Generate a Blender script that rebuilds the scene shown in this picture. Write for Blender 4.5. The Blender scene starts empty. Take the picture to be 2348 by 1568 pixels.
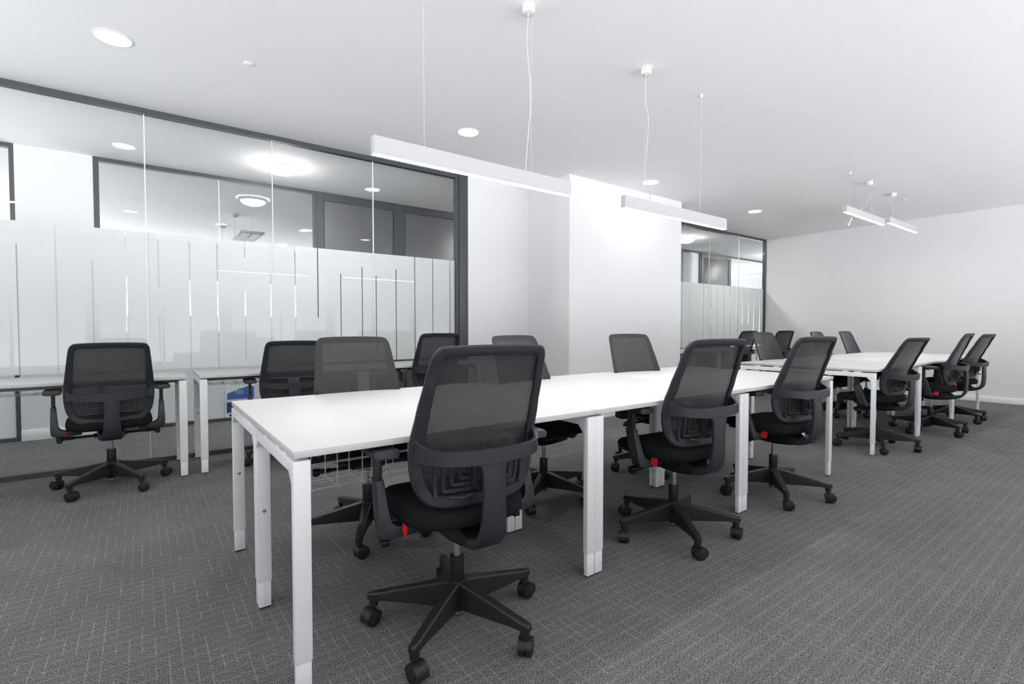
import bpy, bmesh, math, random
from mathutils import Vector, Matrix
random.seed(7)
PI = math.pi
sc = bpy.context.scene
COL = sc.collection

# ------------------------------------------------------------------ camera
F, YAW, PITCH, ROLL, CH = 1139.94, 53.352, -1.694, 0.016, 1.1013
cam = bpy.data.cameras.new('camera'); camo = bpy.data.objects.new('camera', cam); COL.objects.link(camo)
cam.sensor_width = 36.0; cam.lens = 36.0 * F / 2348; cam.clip_start = 0.05; cam.clip_end = 100
_y, _p, _r = map(math.radians, (YAW, PITCH, ROLL))
fw = Vector((math.cos(_y) * math.cos(_p), math.sin(_y) * math.cos(_p), math.sin(_p)))
rt = Vector((math.sin(_y), -math.cos(_y), 0)); up = rt.cross(fw)
r2 = rt * math.cos(_r) + up * math.sin(_r); u2 = up * math.cos(_r) - rt * math.sin(_r)
M = Matrix((r2, u2, -fw)).transposed().to_4x4(); M.translation = (0, 0, CH)
camo.matrix_world = M
sc.camera = camo

# ------------------------------------------------------------------ world, exposure
GROUND_FILL_E, SKY_E = 7.6, 1.1
w = bpy.data.worlds.new('world'); sc.world = w; w.use_nodes = True
# daylight: brighter fill added below the horizon to lift the ceiling, softer sky above
_nt = w.node_tree; _bg = _nt.nodes['Background']; _tc = _nt.nodes.new('ShaderNodeTexCoord'); _sx = _nt.nodes.new('ShaderNodeSeparateXYZ')
_mr = _nt.nodes.new('ShaderNodeMapRange'); _mr.interpolation_type = 'SMOOTHSTEP'
for _k, _v in (('From Min', -.08), ('From Max', .06), ('To Min', GROUND_FILL_E), ('To Max', SKY_E)): _mr.inputs[_k].default_value = _v
_nt.links.new(_tc.outputs['Generated'], _sx.inputs[0]); _nt.links.new(_sx.outputs[2], _mr.inputs['Value']); _nt.links.new(_mr.outputs[0], _bg.inputs[1])
_bg.inputs[0].default_value = (0.95, 0.965, 1.0, 1)
sc.view_settings.view_transform = 'Standard'; sc.view_settings.look = 'None'
sc.view_settings.gamma = 1; sc.view_settings.exposure = 0.0; sc.view_settings.use_curve_mapping = False
cy = sc.cycles
cy.max_bounces = 9; cy.diffuse_bounces = 7; cy.glossy_bounces = 4; cy.transparent_max_bounces = 24; cy.transmission_bounces = 4
cy.use_denoising = True; cy.sample_clamp_indirect = 8; cy.caustics_reflective = False; cy.caustics_refractive = False
LAMP_E = 112.0      # linear pendant diffusers
SPOT_E = 42.0      # recessed downlights
H = 2.843; YG = 4.993; Y2 = 6.68; XE = 10.01; XW = -3.0; YB = -2.2

# ------------------------------------------------------------------ materials
def mat(name, col, rough=.5, metal=0, spec=.5, emit=None, es=0):
    m = bpy.data.materials.new(name); m.use_nodes = True
    b = m.node_tree.nodes['Principled BSDF']
    b.inputs['Base Color'].default_value = (*col, 1); b.inputs['Roughness'].default_value = rough
    b.inputs['Metallic'].default_value = metal; b.inputs['Specular IOR Level'].default_value = spec
    if emit: b.inputs['Emission Color'].default_value = (*emit, 1); b.inputs['Emission Strength'].default_value = es
    return m
def N(m, t, **kw):
    n = m.node_tree.nodes.new(t)
    for k, v in kw.items(): setattr(n, k, v)
    return n
def Lk(m, a, b): m.node_tree.links.new(a, b)
def mth(m, op, a, b=None, c=None):
    n = N(m, 'ShaderNodeMath', operation=op)
    for i, v in enumerate((a, b, c)):
        if v is None: continue
        if isinstance(v, (int, float)): n.inputs[i].default_value = v
        else: Lk(m, v, n.inputs[i])
    return n.outputs[0]
def bumpy(m, scale, strength, dist=.001, stretch=(1, 1, 1)):
    tc = N(m, 'ShaderNodeTexCoord'); mp = N(m, 'ShaderNodeMapping'); mp.inputs['Scale'].default_value = stretch
    nz = N(m, 'ShaderNodeTexNoise'); nz.inputs['Scale'].default_value = scale; nz.inputs['Detail'].default_value = 3
    bp = N(m, 'ShaderNodeBump'); bp.inputs['Strength'].default_value = strength; bp.inputs['Distance'].default_value = dist
    Lk(m, tc.outputs['Object'], mp.inputs[0]); Lk(m, mp.outputs[0], nz.inputs[0])
    Lk(m, nz.outputs[0], bp.inputs['Height']); Lk(m, bp.outputs[0], m.node_tree.nodes['Principled BSDF'].inputs['Normal'])
    return m

M_wall = bumpy(mat('wall_paint', (.74, .742, .745), .75, spec=.25), 60, .08)
M_ceil = bumpy(mat('ceiling_paint', (.88, .882, .885), .85, spec=.2), 80, .05)
M_base = mat('baseboard_paint', (.86, .86, .86), .35)
M_top = bumpy(mat('white_laminate', (.575, .570, .562), .5, spec=.3), 300, .03, .0003)
M_desk = bumpy(mat('white_powder_coat', (.80, .80, .80), .38, spec=.45), 500, .05, .0003)
M_desk2 = mat('white_leg_insert', (.78, .785, .79), .45)
M_rail = mat('grey_rail_paint', (.24, .25, .25), .45)
M_mark = mat('grey_scale_mark', (.25, .25, .25), .6)
M_steel = mat('steel', (.55, .55, .56), .25, 1)
M_wire = mat('galvanised_wire', (.70, .72, .74), .4)
M_dframe = bumpy(mat('dark_grey_frame', (.062, .066, .072), .42, spec=.4), 200, .04, .0003)
M_ddoor = mat('grey_door_leaf', (.12, .123, .13), .42, spec=.5)
M_plas = bumpy(mat('black_plastic', (.022, .024, .028), .42, spec=.42), 900, .12, .0004)
M_plas2 = bumpy(mat('black_base_plastic', (.014, .0145, .015), .45, spec=.4), 700, .12, .0004)
M_black = mat('satin_black', (.008, .008, .009), .35, spec=.4)
M_chrome = mat('chrome_piston', (.6, .6, .62), .18, 1)
M_red = mat('red_tag', (.75, .012, .02), .4)
M_lampb = mat('white_lamp_body', (.50, .50, .505), .6, spec=.2)
M_lum = mat('lamp_diffuser', (.9, .9, .9), .5, emit=(1, .985, .96), es=LAMP_E)
M_spot = mat('downlight_diffuser', (.9, .9, .9), .5, emit=(1, .985, .97), es=SPOT_E)
M_dome = mat('dome_diffuser', (.9, .9, .9), .5, emit=(1, .98, .96), es=110)
M_rim = mat('grey_lamp_rim', (.42, .42, .43), .45)
M_canopy = mat('white_ceiling_cup', (.78, .78, .78), .5)
M_cable = mat('light_grey_cable', (.55, .55, .56), .5)

# carpet: flecks stretched along Y, dashed pin lines along Y, faint ribs along X
def carpet():
    m = mat('carpet_loop_pile', (.1, .1, .1), .95, spec=.1)
    tc = N(m, 'ShaderNodeTexCoord'); sp = N(m, 'ShaderNodeSeparateXYZ'); Lk(m, tc.outputs['Object'], sp.inputs[0])
    X, Y = sp.outputs[0], sp.outputs[1]
    def noise(sx, sy, detail=2, rough=.6):
        mp = N(m, 'ShaderNodeMapping'); mp.inputs['Scale'].default_value = (sx, sy, 1)
        nz = N(m, 'ShaderNodeTexNoise'); nz.inputs['Scale'].default_value = 1; nz.inputs['Detail'].default_value = detail
        nz.inputs['Roughness'].default_value = rough
        Lk(m, tc.outputs['Object'], mp.inputs[0]); Lk(m, mp.outputs[0], nz.inputs[0]); return nz.outputs[0]
    fleck = noise(470, 160, 3, .8)
    big = noise(3, 3, 2)
    # line index along x: spacing 42 mm
    xs = mth(m, 'MULTIPLY', X, 1 / .036)
    fr = mth(m, 'FRACT', xs); d = mth(m, 'ABSOLUTE', mth(m, 'SUBTRACT', fr, .5))
    line = mth(m, 'SUBTRACT', 1, mth(m, 'SMOOTH_MIN', mth(m, 'MULTIPLY', d, 16), 1, .2))
    line = mth(m, 'MAXIMUM', line, 0)
    cell = mth(m, 'FLOOR', xs)
    cmb = N(m, 'ShaderNodeCombineXYZ'); Lk(m, mth(m, 'MULTIPLY', cell, 7.31), cmb.inputs[0]); Lk(m, mth(m, 'MULTIPLY', Y, 9), cmb.inputs[1])
    dn = N(m, 'ShaderNodeTexNoise'); dn.inputs['Scale'].default_value = 1; dn.inputs['Detail'].default_value = 2; Lk(m, cmb.outputs[0], dn.inputs[0])
    dash = mth(m, 'MULTIPLY', mth(m, 'MINIMUM', mth(m, 'MAXIMUM', mth(m, 'MULTIPLY_ADD', dn.outputs[0], 7, -3.05), 0), 1), line)
    stitch = noise(60, 300, 2)
    dash = mth(m, 'MULTIPLY', dash, mth(m, 'MULTIPLY_ADD', stitch, 2.2, -.45))
    # ribs along X: spacing 48 mm
    ys = mth(m, 'MULTIPLY', Y, 1 / .048); fy = mth(m, 'ABSOLUTE', mth(m, 'SUBTRACT', mth(m, 'FRACT', ys), .5))
    rib = mth(m, 'MAXIMUM', mth(m, 'SUBTRACT', 1, mth(m, 'MULTIPLY', fy, 5)), 0)
    rib = mth(m, 'MULTIPLY', rib, noise(6, 40, 1))
    v = mth(m, 'MULTIPLY_ADD', fleck, 3.0, -1.22)
    v = mth(m, 'MAXIMUM', v, .035)
    v = mth(m, 'ADD', v, mth(m, 'MULTIPLY', dash, .42))
    v = mth(m, 'ADD', v, mth(m, 'MULTIPLY', rib, .12))
    v = mth(m, 'MULTIPLY', v, mth(m, 'MULTIPLY_ADD', big, .2, .385))
    cc = N(m, 'ShaderNodeCombineColor')
    Lk(m, mth(m, 'MULTIPLY', v, .99), cc.inputs[0]); Lk(m, v, cc.inputs[1]); Lk(m, mth(m, 'MULTIPLY', v, .985), cc.inputs[2])
    b = m.node_tree.nodes['Principled BSDF']; Lk(m, cc.outputs[0], b.inputs['Base Color'])
    bp = N(m, 'ShaderNodeBump'); bp.inputs['Strength'].default_value = .5; bp.inputs['Distance'].default_value = .003
    Lk(m, fleck, bp.inputs['Height']); Lk(m, bp.outputs[0], b.inputs['Normal'])
    return m
M_carpet = carpet()

def glassmat(name, tint, f0=.04):
    m = bpy.data.materials.new(name); m.use_nodes = True; nt = m.node_tree; nt.nodes.clear()
    out = N(m, 'ShaderNodeOutputMaterial'); mix = N(m, 'ShaderNodeMixShader')
    tr = N(m, 'ShaderNodeBsdfTransparent'); tr.inputs[0].default_value = (*tint, 1)
    gl = N(m, 'ShaderNodeBsdfGlossy'); gl.inputs['Roughness'].default_value = 0.0
    g = N(m, 'ShaderNodeNewGeometry'); dt = N(m, 'ShaderNodeVectorMath', operation='DOT_PRODUCT')
    Lk(m, g.outputs['Normal'], dt.inputs[0]); Lk(m, g.outputs['Incoming'], dt.inputs[1])
    c = mth(m, 'ABSOLUTE', dt.outputs['Value']); s = mth(m, 'POWER', mth(m, 'SUBTRACT', 1, c), 5)
    fac = mth(m, 'MULTIPLY_ADD', s, 1 - f0, f0)
    Lk(m, fac, mix.inputs[0]); Lk(m, tr.outputs[0], mix.inputs[1]); Lk(m, gl.outputs[0], mix.inputs[2]); Lk(m, mix.outputs[0], out.inputs[0])
    return m
M_glass = glassmat('partition_glass', (.975, .98, .98), .014)

def filmmat():
    m = bpy.data.materials.new('frosted_film'); m.use_nodes = True; m.node_tree.nodes.clear()
    out = N(m, 'ShaderNodeOutputMaterial'); a = N(m, 'ShaderNodeMixShader'); b = N(m, 'ShaderNodeMixShader')
    d = N(m, 'ShaderNodeBsdfDiffuse'); d.inputs[0].default_value = (.88, .885, .885, 1)
    t = N(m, 'ShaderNodeBsdfTranslucent'); t.inputs[0].default_value = (.96, .965, .965, 1)
    tr = N(m, 'ShaderNodeBsdfTransparent'); tr.inputs[0].default_value = (.97, .98, .98, 1)
    a.inputs[0].default_value = .62; Lk(m, d.outputs[0], a.inputs[1]); Lk(m, t.outputs[0], a.inputs[2])
    b.inputs[0].default_value = .04; Lk(m, a.outputs[0], b.inputs[1]); Lk(m, tr.outputs[0], b.inputs[2]); Lk(m, b.outputs[0], out.inputs[0])
    return m
M_film = filmmat()

def knitmat():
    m = bpy.data.materials.new('black_knit_mesh'); m.use_nodes = True; m.node_tree.nodes.clear()
    out = N(m, 'ShaderNodeOutputMaterial'); mix = N(m, 'ShaderNodeMixShader')
    p = N(m, 'ShaderNodeBsdfPrincipled'); p.inputs['Base Color'].default_value = (.030, .031, .033, 1)
    p.inputs['Roughness'].default_value = .75; p.inputs['Specular IOR Level'].default_value = .3
    p.inputs['Sheen Weight'].default_value = .25; p.inputs['Sheen Roughness'].default_value = .4
    tr = N(m, 'ShaderNodeBsdfTransparent')
    tc = N(m, 'ShaderNodeTexCoord'); sp = N(m, 'ShaderNodeSeparateXYZ'); Lk(m, tc.outputs['Object'], sp.inputs[0])
    k = 2 * PI / .0078
    u = mth(m, 'SINE', mth(m, 'MULTIPLY', mth(m, 'ADD', sp.outputs[0], mth(m, 'MULTIPLY', sp.outputs[2], 1.0)), k))
    v = mth(m, 'SINE', mth(m, 'MULTIPLY', mth(m, 'SUBTRACT', sp.outputs[0], mth(m, 'MULTIPLY', sp.outputs[2], .9)), k))
    uv = mth(m, 'MULTIPLY', u, v)
    a = mth(m, 'MULTIPLY_ADD', uv, .26, .012); a = mth(m, 'MINIMUM', mth(m, 'MAXIMUM', a, 0), .5)
    Lk(m, a, mix.inputs[0]); Lk(m, p.outputs[0], mix.inputs[1]); Lk(m, tr.outputs[0], mix.inputs[2]); Lk(m, mix.outputs[0], out.inputs[0])
    return m
M_knit = knitmat()
M_seat = mat('black_seat_fabric', (.010, .0105, .012), .9, spec=.15)
def weave(m):
    tc = N(m, 'ShaderNodeTexCoord'); wv = N(m, 'ShaderNodeTexVoronoi'); wv.inputs['Scale'].default_value = 330
    bp = N(m, 'ShaderNodeBump'); bp.inputs['Strength'].default_value = .35; bp.inputs['Distance'].default_value = .001
    Lk(m, tc.outputs['Object'], wv.inputs[0]); Lk(m, wv.outputs[0], bp.inputs['Height']); Lk(m, bp.outputs[0], m.node_tree.nodes['Principled BSDF'].inputs['Normal'])
weave(M_seat)

# ------------------------------------------------------------------ geometry helpers
def merge(bm, tmp, mx=None):
    if mx: bmesh.ops.transform(tmp, matrix=mx, verts=tmp.verts)
    me = bpy.data.meshes.new('t'); tmp.to_mesh(me); tmp.free(); bm.from_mesh(me); bpy.data.meshes.remove(me)
def bx(bm, x0, x1, y0, y1, z0, z1, bev=0, seg=2, mx=None):
    t = bmesh.new(); bmesh.ops.create_cube(t, size=1)
    bmesh.ops.transform(t, matrix=Matrix.Translation(((x0 + x1) / 2, (y0 + y1) / 2, (z0 + z1) / 2)) @ Matrix.Diagonal((x1 - x0, y1 - y0, z1 - z0, 1)), verts=t.verts)
    if bev: bmesh.ops.bevel(t, geom=t.edges[:], offset=bev, segments=seg, affect='EDGES', profile=.5)
    merge(bm, t, mx)
def cyl(bm, c, r, h, seg=24, axis='Z', r2=None, bev=0, mx=None):
    t = bmesh.new(); bmesh.ops.create_cone(t, cap_ends=True, segments=seg, radius1=r, radius2=r if r2 is None else r2, depth=h)
    if bev:
        e = [e for e in t.edges if abs(e.verts[0].co.z - e.verts[1].co.z) < 1e-6]
        bmesh.ops.bevel(t, geom=e, offset=bev, segments=2, affect='EDGES', profile=.5)
    R = {'Z': Matrix(), 'X': Matrix.Rotation(PI / 2, 4, 'Y'), 'Y': Matrix.Rotation(PI / 2, 4, 'X')}[axis]
    merge(bm, t, (mx or Matrix()) @ Matrix.Translation(c) @ R)
def loft(bm, rings, closed=True, caps=True, loop=False):
    V = [[bm.verts.new(p) for p in r] for r in rings]; n = len(V[0]); m = len(V)
    for i in range(m if loop else m - 1):
        a, b = V[i], V[(i + 1) % m]
        for j in range(n if closed else n - 1):
            k = (j + 1) % n
            bm.faces.new((a[j], a[k], b[k], b[j]))
    if caps and not loop and closed:
        bm.faces.new(V[0][::-1]); bm.faces.new(V[-1])
def tube(bm, pts, r, seg=8):
    pts = [Vector(p) for p in pts]; rings = []
    nrm = None
    for i, p in enumerate(pts):
        d = (pts[min(i + 1, len(pts) - 1)] - pts[max(i - 1, 0)]).normalized()
        if nrm is None: nrm = d.orthogonal().normalized()
        nrm = (nrm - d * nrm.dot(d)); nrm = nrm.normalized() if nrm.length > 1e-6 else d.orthogonal().normalized()
        b = d.cross(nrm)
        rings.append([p + (nrm * math.cos(2 * PI * k / seg) + b * math.sin(2 * PI * k / seg)) * r for k in range(seg)])
    loft(bm, rings)
def prism(bm, poly, a0, a1, plane='XZ', bev=0, mx=None):
    t = bmesh.new()
    f = (lambda p, a: (p[0], a, p[1])) if plane == 'XZ' else (lambda p, a: (a, p[0], p[1])) if plane == 'YZ' else (lambda p, a: (p[0], p[1], a))
    A = [t.verts.new(f(p, a0)) for p in poly]; B = [t.verts.new(f(p, a1)) for p in poly]
    t.faces.new(A); t.faces.new(B[::-1]); n = len(poly)
    for i in range(n): t.faces.new((A[i], B[i], B[(i + 1) % n], A[(i + 1) % n]))
    if bev: bmesh.ops.bevel(t, geom=t.edges[:], offset=bev, segments=2, affect='EDGES', profile=.5)
    merge(bm, t, mx)
def smooth_curve(pts, n):       # Catmull-Rom through pts
    out = []; P = [Vector(p) for p in pts]; P = [P[0] * 2 - P[1]] + P + [P[-1] * 2 - P[-2]]
    for i in range(1, len(P) - 2):
        for k in range(n):
            t = k / n; a, b, c, d = P[i - 1:i + 3]
            out.append(.5 * ((2 * b) + (c - a) * t + (2 * a - 5 * b + 4 * c - d) * t * t + (3 * b - a - 3 * c + d) * t ** 3))
    out.append(P[-2]); return out
def obj(name, bm, m, parent=None, loc=None, smooth=True, ang=38, label=None):
    bmesh.ops.recalc_face_normals(bm, faces=bm.faces)
    me = bpy.data.meshes.new(name); bm.to_mesh(me); bm.free()
    ms = m if isinstance(m, (list, tuple)) else [m]
    for k in ms: me.materials.append(k)
    if smooth:
        me.shade_smooth(); me.set_sharp_from_angle(angle=math.radians(ang))
    o = bpy.data.objects.new(name, me); COL.objects.link(o)
    if parent: o.parent = parent
    if loc: o.location = loc
    if label: o['label'] = label
    return o
def thing(name, label, cat, loc=(0, 0, 0), rz=0, group=None):
    o = bpy.data.objects.new(name, None); COL.objects.link(o); o.empty_display_size = .1
    o.location = loc; o.rotation_euler = (0, 0, rz); o['label'] = label; o['category'] = cat
    if group: o['group'] = group
    return o
def struct(name, bm, m, parent=None, label=None, **k):
    o = obj(name, bm, m, parent, **k)
    if parent is None: o['kind'] = 'structure'
    if label: o['label'] = label
    return o
B = bmesh.new
def copytree(o, parent=None):
    c = o.copy(); COL.objects.link(c)
    if parent: c.parent = parent
    for ch in list(kids[o.name] if o.name in kids else o.children): copytree(ch, c)
    return c
kids = {}

# ------------------------------------------------------------------ room shell
bm = B(); bx(bm, XW - 1, 16, YB - .3, 13.2, -.1, 0); struct('floor', bm, M_carpet, label='dark grey carpet with fine dashed pin lines', smooth=False)
bm = B(); bx(bm, XW - 1, 16, YB - .3, 13.2, H, H + .12); struct('ceiling', bm, M_ceil, label='smooth white ceiling', smooth=False)
bm = B(); bx(bm, XE, XE + .12, YB, YG, 0, H); struct('wall_far', bm, M_wall, label='plain pale grey wall closing the room behind the furthest desks', smooth=False)
bm = B(); bx(bm, XE - .014, XE, YB, YG - .02, 0, .085, .003); struct('baseboard_far', bm, M_base, label='white baseboard along the plain far wall')
bm = B(); bx(bm, XW - .12, XW, YB, .4, 0, H); bx(bm, XW - .12, XW, 4.2, 5.15, 0, H); bx(bm, XW - .12, XW, .4, 4.2, 0, .9); bx(bm, XW - .12, XW, .4, 4.2, 2.72, H); bx(bm, XW - .12, XW, 6.55, 7.2, 0, H); bx(bm, XW - .12, XW, 12.4, 13, 0, H)
for a, b_ in ((5.15, 6.55), (7.2, 12.4)): bx(bm, XW - .12, XW, a, b_, 0, .9); bx(bm, XW - .12, XW, a, b_, 2.5, H)  # unseen openings added to light the column side, corridor and far room
struct('wall_left', bm, M_wall, smooth=False)
for a, b_ in ((.4, 4.2), (5.15, 6.55), (7.2, 12.4)):
    pl = bpy.data.lights.new('daylight_portal', 'AREA'); pl.shape = 'RECTANGLE'; pl.size = 2.42; pl.size_y = b_ - a; pl.cycles.is_portal = True
    po = bpy.data.objects.new('daylight_portal', pl); COL.objects.link(po); po.location = (XW - .06, (a + b_) / 2, 1.51); po.rotation_euler = (0, -PI / 2, 0)
# white wall between the two glass partitions, with the projecting column
bm = B(); bx(bm, 3.045, 7.075, YG - .05, YG + .07, 0, H); struct('wall_between', bm, M_wall, label='white wall between the two glass partitions', smooth=False)
bm = B(); bx(bm, 3.925, 6.046, 4.18, YG - .05, 0, H); struct('wall_column', bm, M_wall, label='broad white column projecting between the glass partitions', smooth=False)
# window wall behind the camera: piers, sill and lintel with openings to daylight
bm = B()
edges = [XW, -2.9, -.8, -.7, 1.4, 1.5, 3.6, 3.7, 5.8, 5.9, 8.0, 8.1, 9.9, XE]
for i in range(0, len(edges), 2): bx(bm, edges[i], edges[i + 1], YB - .2, YB, 0, H)
for i in range(1, len(edges) - 1, 2):
    bx(bm, edges[i], edges[i + 1], YB - .2, YB, 0, .35); bx(bm, edges[i], edges[i + 1], YB - .2, YB, 2.72, H)
struct('wall_window_side', bm, M_wall, smooth=False)
wn = 1
for i in range(1, len(edges) - 1, 2):
    a, b = edges[i], edges[i + 1]; bm = B(); t = .05
    for q in ((a, a + t, .35, 2.72), (b - t, b, .35, 2.72), ((a + b) / 2 - .02, (a + b) / 2 + .02, .4, 2.67)): bx(bm, q[0], q[1], YB - .14, YB - .08, q[2], q[3])
    for z in (.35, 2.67): bx(bm, a + t, b - t, YB - .14, YB - .08, z, z + t)
    struct('window_%d' % wn, bm, M_base, smooth=False); wn += 1
    pl = bpy.data.lights.new('daylight_portal', 'AREA'); pl.shape = 'RECTANGLE'; pl.size = b - a; pl.size_y = 2.37; pl.cycles.is_portal = True
    po = bpy.data.objects.new('daylight_portal', pl); COL.objects.link(po); po.location = ((a + b) / 2, YB - .1, 1.535); po.rotation_euler = (-PI / 2, 0, 0)

# ------------------------------------------------------------------ glass partitions
def film_mesh(bm, xa, xb, z0, z1, y, stripes, sw=.0095):
    """frosted film; stripes: {x: [(za,zb) clear spans]}"""
    th = .0008
    xs = sorted(x for x in stripes if xa < x < xb)
    cur = xa
    for x in xs + [None]:
        e = xb if x is None else x - sw / 2
        bx(bm, cur, e, y, y + th, z0, z1)
        if x is None: break
        sp = sorted(stripes[x]); z = z0
        for a, b_ in sp:
            if a > z: bx(bm, x - sw / 2, x + sw / 2, y, y + th, z, a)
            z = b_
        if z < z1: bx(bm, x - sw / 2, x + sw / 2, y, y + th, z, z1)
        cur = x + sw / 2
def partition(name, x0, x1, y, seams, label, filmz, stripes, jambs=(.045, .045), filmy=.0065):
    root = struct(name, (lambda b: (bx(b, x0, x1, y - .03, y + .03, 0, .036), bx(b, x0, x1, y - .03, y + .03, H - .042, H),
                                    bx(b, x0, x0 + jambs[0], y - .03, y + .03, .036, H - .042), bx(b, x1 - jambs[1], x1, y - .03, y + .03, .036, H - .042), b)[-1])(B()),
                  M_dframe, label=label, smooth=False)
    xs = [x0 + jambs[0]] + seams + [x1 - jambs[1]]
    for i in range(len(xs) - 1):
        b = B(); bx(b, xs[i] + .0015, xs[i + 1] - .0015, y - .006, y + .006, .036, H - .042); obj('glass_pane', b, M_glass, root, smooth=False)
    for s in seams:
        b = B(); bx(b, s - .0035, s + .0035, y - .0062, y + .0062, .036, H - .042); obj('glazing_joint', b, mat_joint, root, smooth=False)
    if filmz:
        b = B(); film_mesh(b, xs[0], xs[-1], filmz[0], filmz[1], y + filmy, stripes); obj('frosted_film', b, M_film, root, smooth=False)
    return root
mat_joint = mat('clear_joint', (.8, .82, .82), .15)
FZ = (.755, 1.866)
stripesA = {-.93: [(.755, 1.75)], -.712: [(.755, 1.70)], -.506: [(.755, 1.866)], -.298: [(.755, 1.612)], -.092: [(.755, 1.866)],
            .117: [(.79, 1.2), (1.43, 1.866)], .331: [(.755, 1.83)], .533: [(.755, 1.866)], .746: [(.81, 1.43), (1.72, 1.866)],
            .957: [(.9, 1.6)], 1.168: [(.755, 1.866)], 1.375: [(1.195, 1.866)], 1.595: [(.755, 1.635)], 1.812: [(.755, 1.715)],
            1.96: [(.755, 1.636)], 2.18: [(.755, 1.718)], 2.397: [(.755, 1.866)], 2.615: [(.755, 1.866)], 2.835: [(.755, 1.866)]}
stripesB = {7.27: [(.755, 1.866)], 7.489: [(.755, 1.866)], 7.693: [(.755, 1.631)], 7.904: [(.755, 1.866)], 8.136: [(.755, 1.18), (1.43, 1.866)],
            8.342: [(.755, 1.79)], 8.559: [(.755, 1.866)], 8.765: [(.8, 1.37), (1.69, 1.866)], 8.98: [(1.335, 1.866)], 9.2: [(1.147, 1.866)],
            9.425: [(1.18, 1.84)], 9.617: [(.95, 1.625)], 9.845: [(.906, 1.70)]}
partition('window_6', XW, 3.045, YG, [-2.86, -1.9, -.92, .04, .979, 1.93], 'frameless glass partition left of the white column, frosted band with thin clear stripes', FZ, stripesA, (.045, .149))
partition('window_7', 7.075, XE, YG, [8.05, 9.035], 'glass partition right of the white column, meeting the far wall', FZ, stripesB, (.045, .03))
bm = B(); bx(bm, 2.93, 3.04, YG - .045, YG - .03, 0, H - .0, .003); struct('trim_1', bm, M_dframe, label='dark grey vertical post ending the left glass partition')

# corridor side: second partition, doors, wall
s2 = {}
x = -2.9
random.seed(3)
while x < 1.8:
    s2[round(x, 3)] = [(.3 + .5 * random.random(), 1.2 + .6 * random.random())]; x += .213
partition('window_8', XW, -.95, Y2, [-1.96], 'corridor glass partition with frosted lower part, far left', (.04, 1.86), s2, (.045, .035))
bm = B(); bx(bm, -.95, -.375, Y2 - .03, Y2 + .03, 0, H); struct('wall_corridor', bm, M_wall, label='white wall piece across the corridor', smooth=False)
bm = B(); bx(bm, -.95, -.375, Y2 - .045, Y2 - .03, 0, .1, .003); struct('baseboard_corridor', bm, M_base, label='white baseboard under the wall piece across the corridor')
partition('window_9', -.375, 1.83, Y2, [.74], 'dark framed glass partition across the corridor', (.04, 1.23), s2)
def dark_door(name, x0, x1, label, handle=True):
    b = B(); bx(b, x0, x1, Y2 - .04, Y2 + .04, H - .1, H); bx(b, x0, x0 + .08, Y2 - .04, Y2 + .04, 0, H - .1); bx(b, x1 - .08, x1, Y2 - .04, Y2 + .04, 0, H - .1)
    r = struct(name, b, M_dframe, label=label, smooth=False)
    b = B(); bx(b, x0 + .09, x1 - .09, Y2 - .03, Y2 + .03, .01, H - .11, .004); obj('door_leaf', b, M_ddoor, r)
    if handle:
        b = B(); cyl(b, (x1 - .16, Y2 - .05, 1.02), .025, .04, axis='Y'); bx(b, x1 - .28, x1 - .15, Y2 - .08, Y2 - .06, 1.01, 1.03, .004); obj('door_handle', b, M_steel, r)
    return r
dark_door('door_1', 1.83, 2.95, 'dark grey full height door across the corridor, nearer of two')
dark_door('door_2', 2.95, 4.07, 'dark grey full height door across the corridor, beside the post')
bm = B(); bx(bm, 4.07, 9.66, Y2 - .05, Y2 + .05, 0, H); struct('wall_dark_panel', bm, M_ddoor, label='dark grey panelled wall across the corridor', smooth=False)
partition('window_10', 9.66, 10.40, Y2, [], 'frosted side panel across the corridor, seen right of the column', (.04, H - .05), {})
dark_door('door_3', 10.40, 11.64, 'dark grey door across the corridor, seen through the right glass partition')
partition('window_11', 11.64, 15.9, Y2, [13.0, 14.4], 'bright glass partition at the far end of the corridor', None, {})
bm = B(); bx(bm, 15.9, 16.0, YG - .1, 5.15, 0, H); bx(bm, 15.9, 16.0, 6.55, 7.2, 0, H); bx(bm, 15.9, 16.0, 12.4, 13, 0, H)
for a, b_ in ((5.15, 6.55), (7.2, 12.4)):  # unseen openings added to brighten the dark corridor end and right room
    bx(bm, 15.9, 16.0, a, b_, 0, .3); bx(bm, 15.9, 16.0, a, b_, 2.72, H)
    pl = bpy.data.lights.new('daylight_portal', 'AREA'); pl.shape = 'RECTANGLE'; pl.size = 2.42; pl.size_y = b_ - a; pl.cycles.is_portal = True
    po = bpy.data.objects.new('daylight_portal', pl); COL.objects.link(po); po.location = (15.95, (a + b_) / 2, 1.51); po.rotation_euler = (0, PI / 2, 0)
struct('wall_corridor_end', bm, M_wall, smooth=False)
bm = B(); bx(bm, XE + .12, 15.9, YG - .1, YG + .06, 0, H); struct('wall_corridor_right', bm, M_wall, smooth=False)
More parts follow.
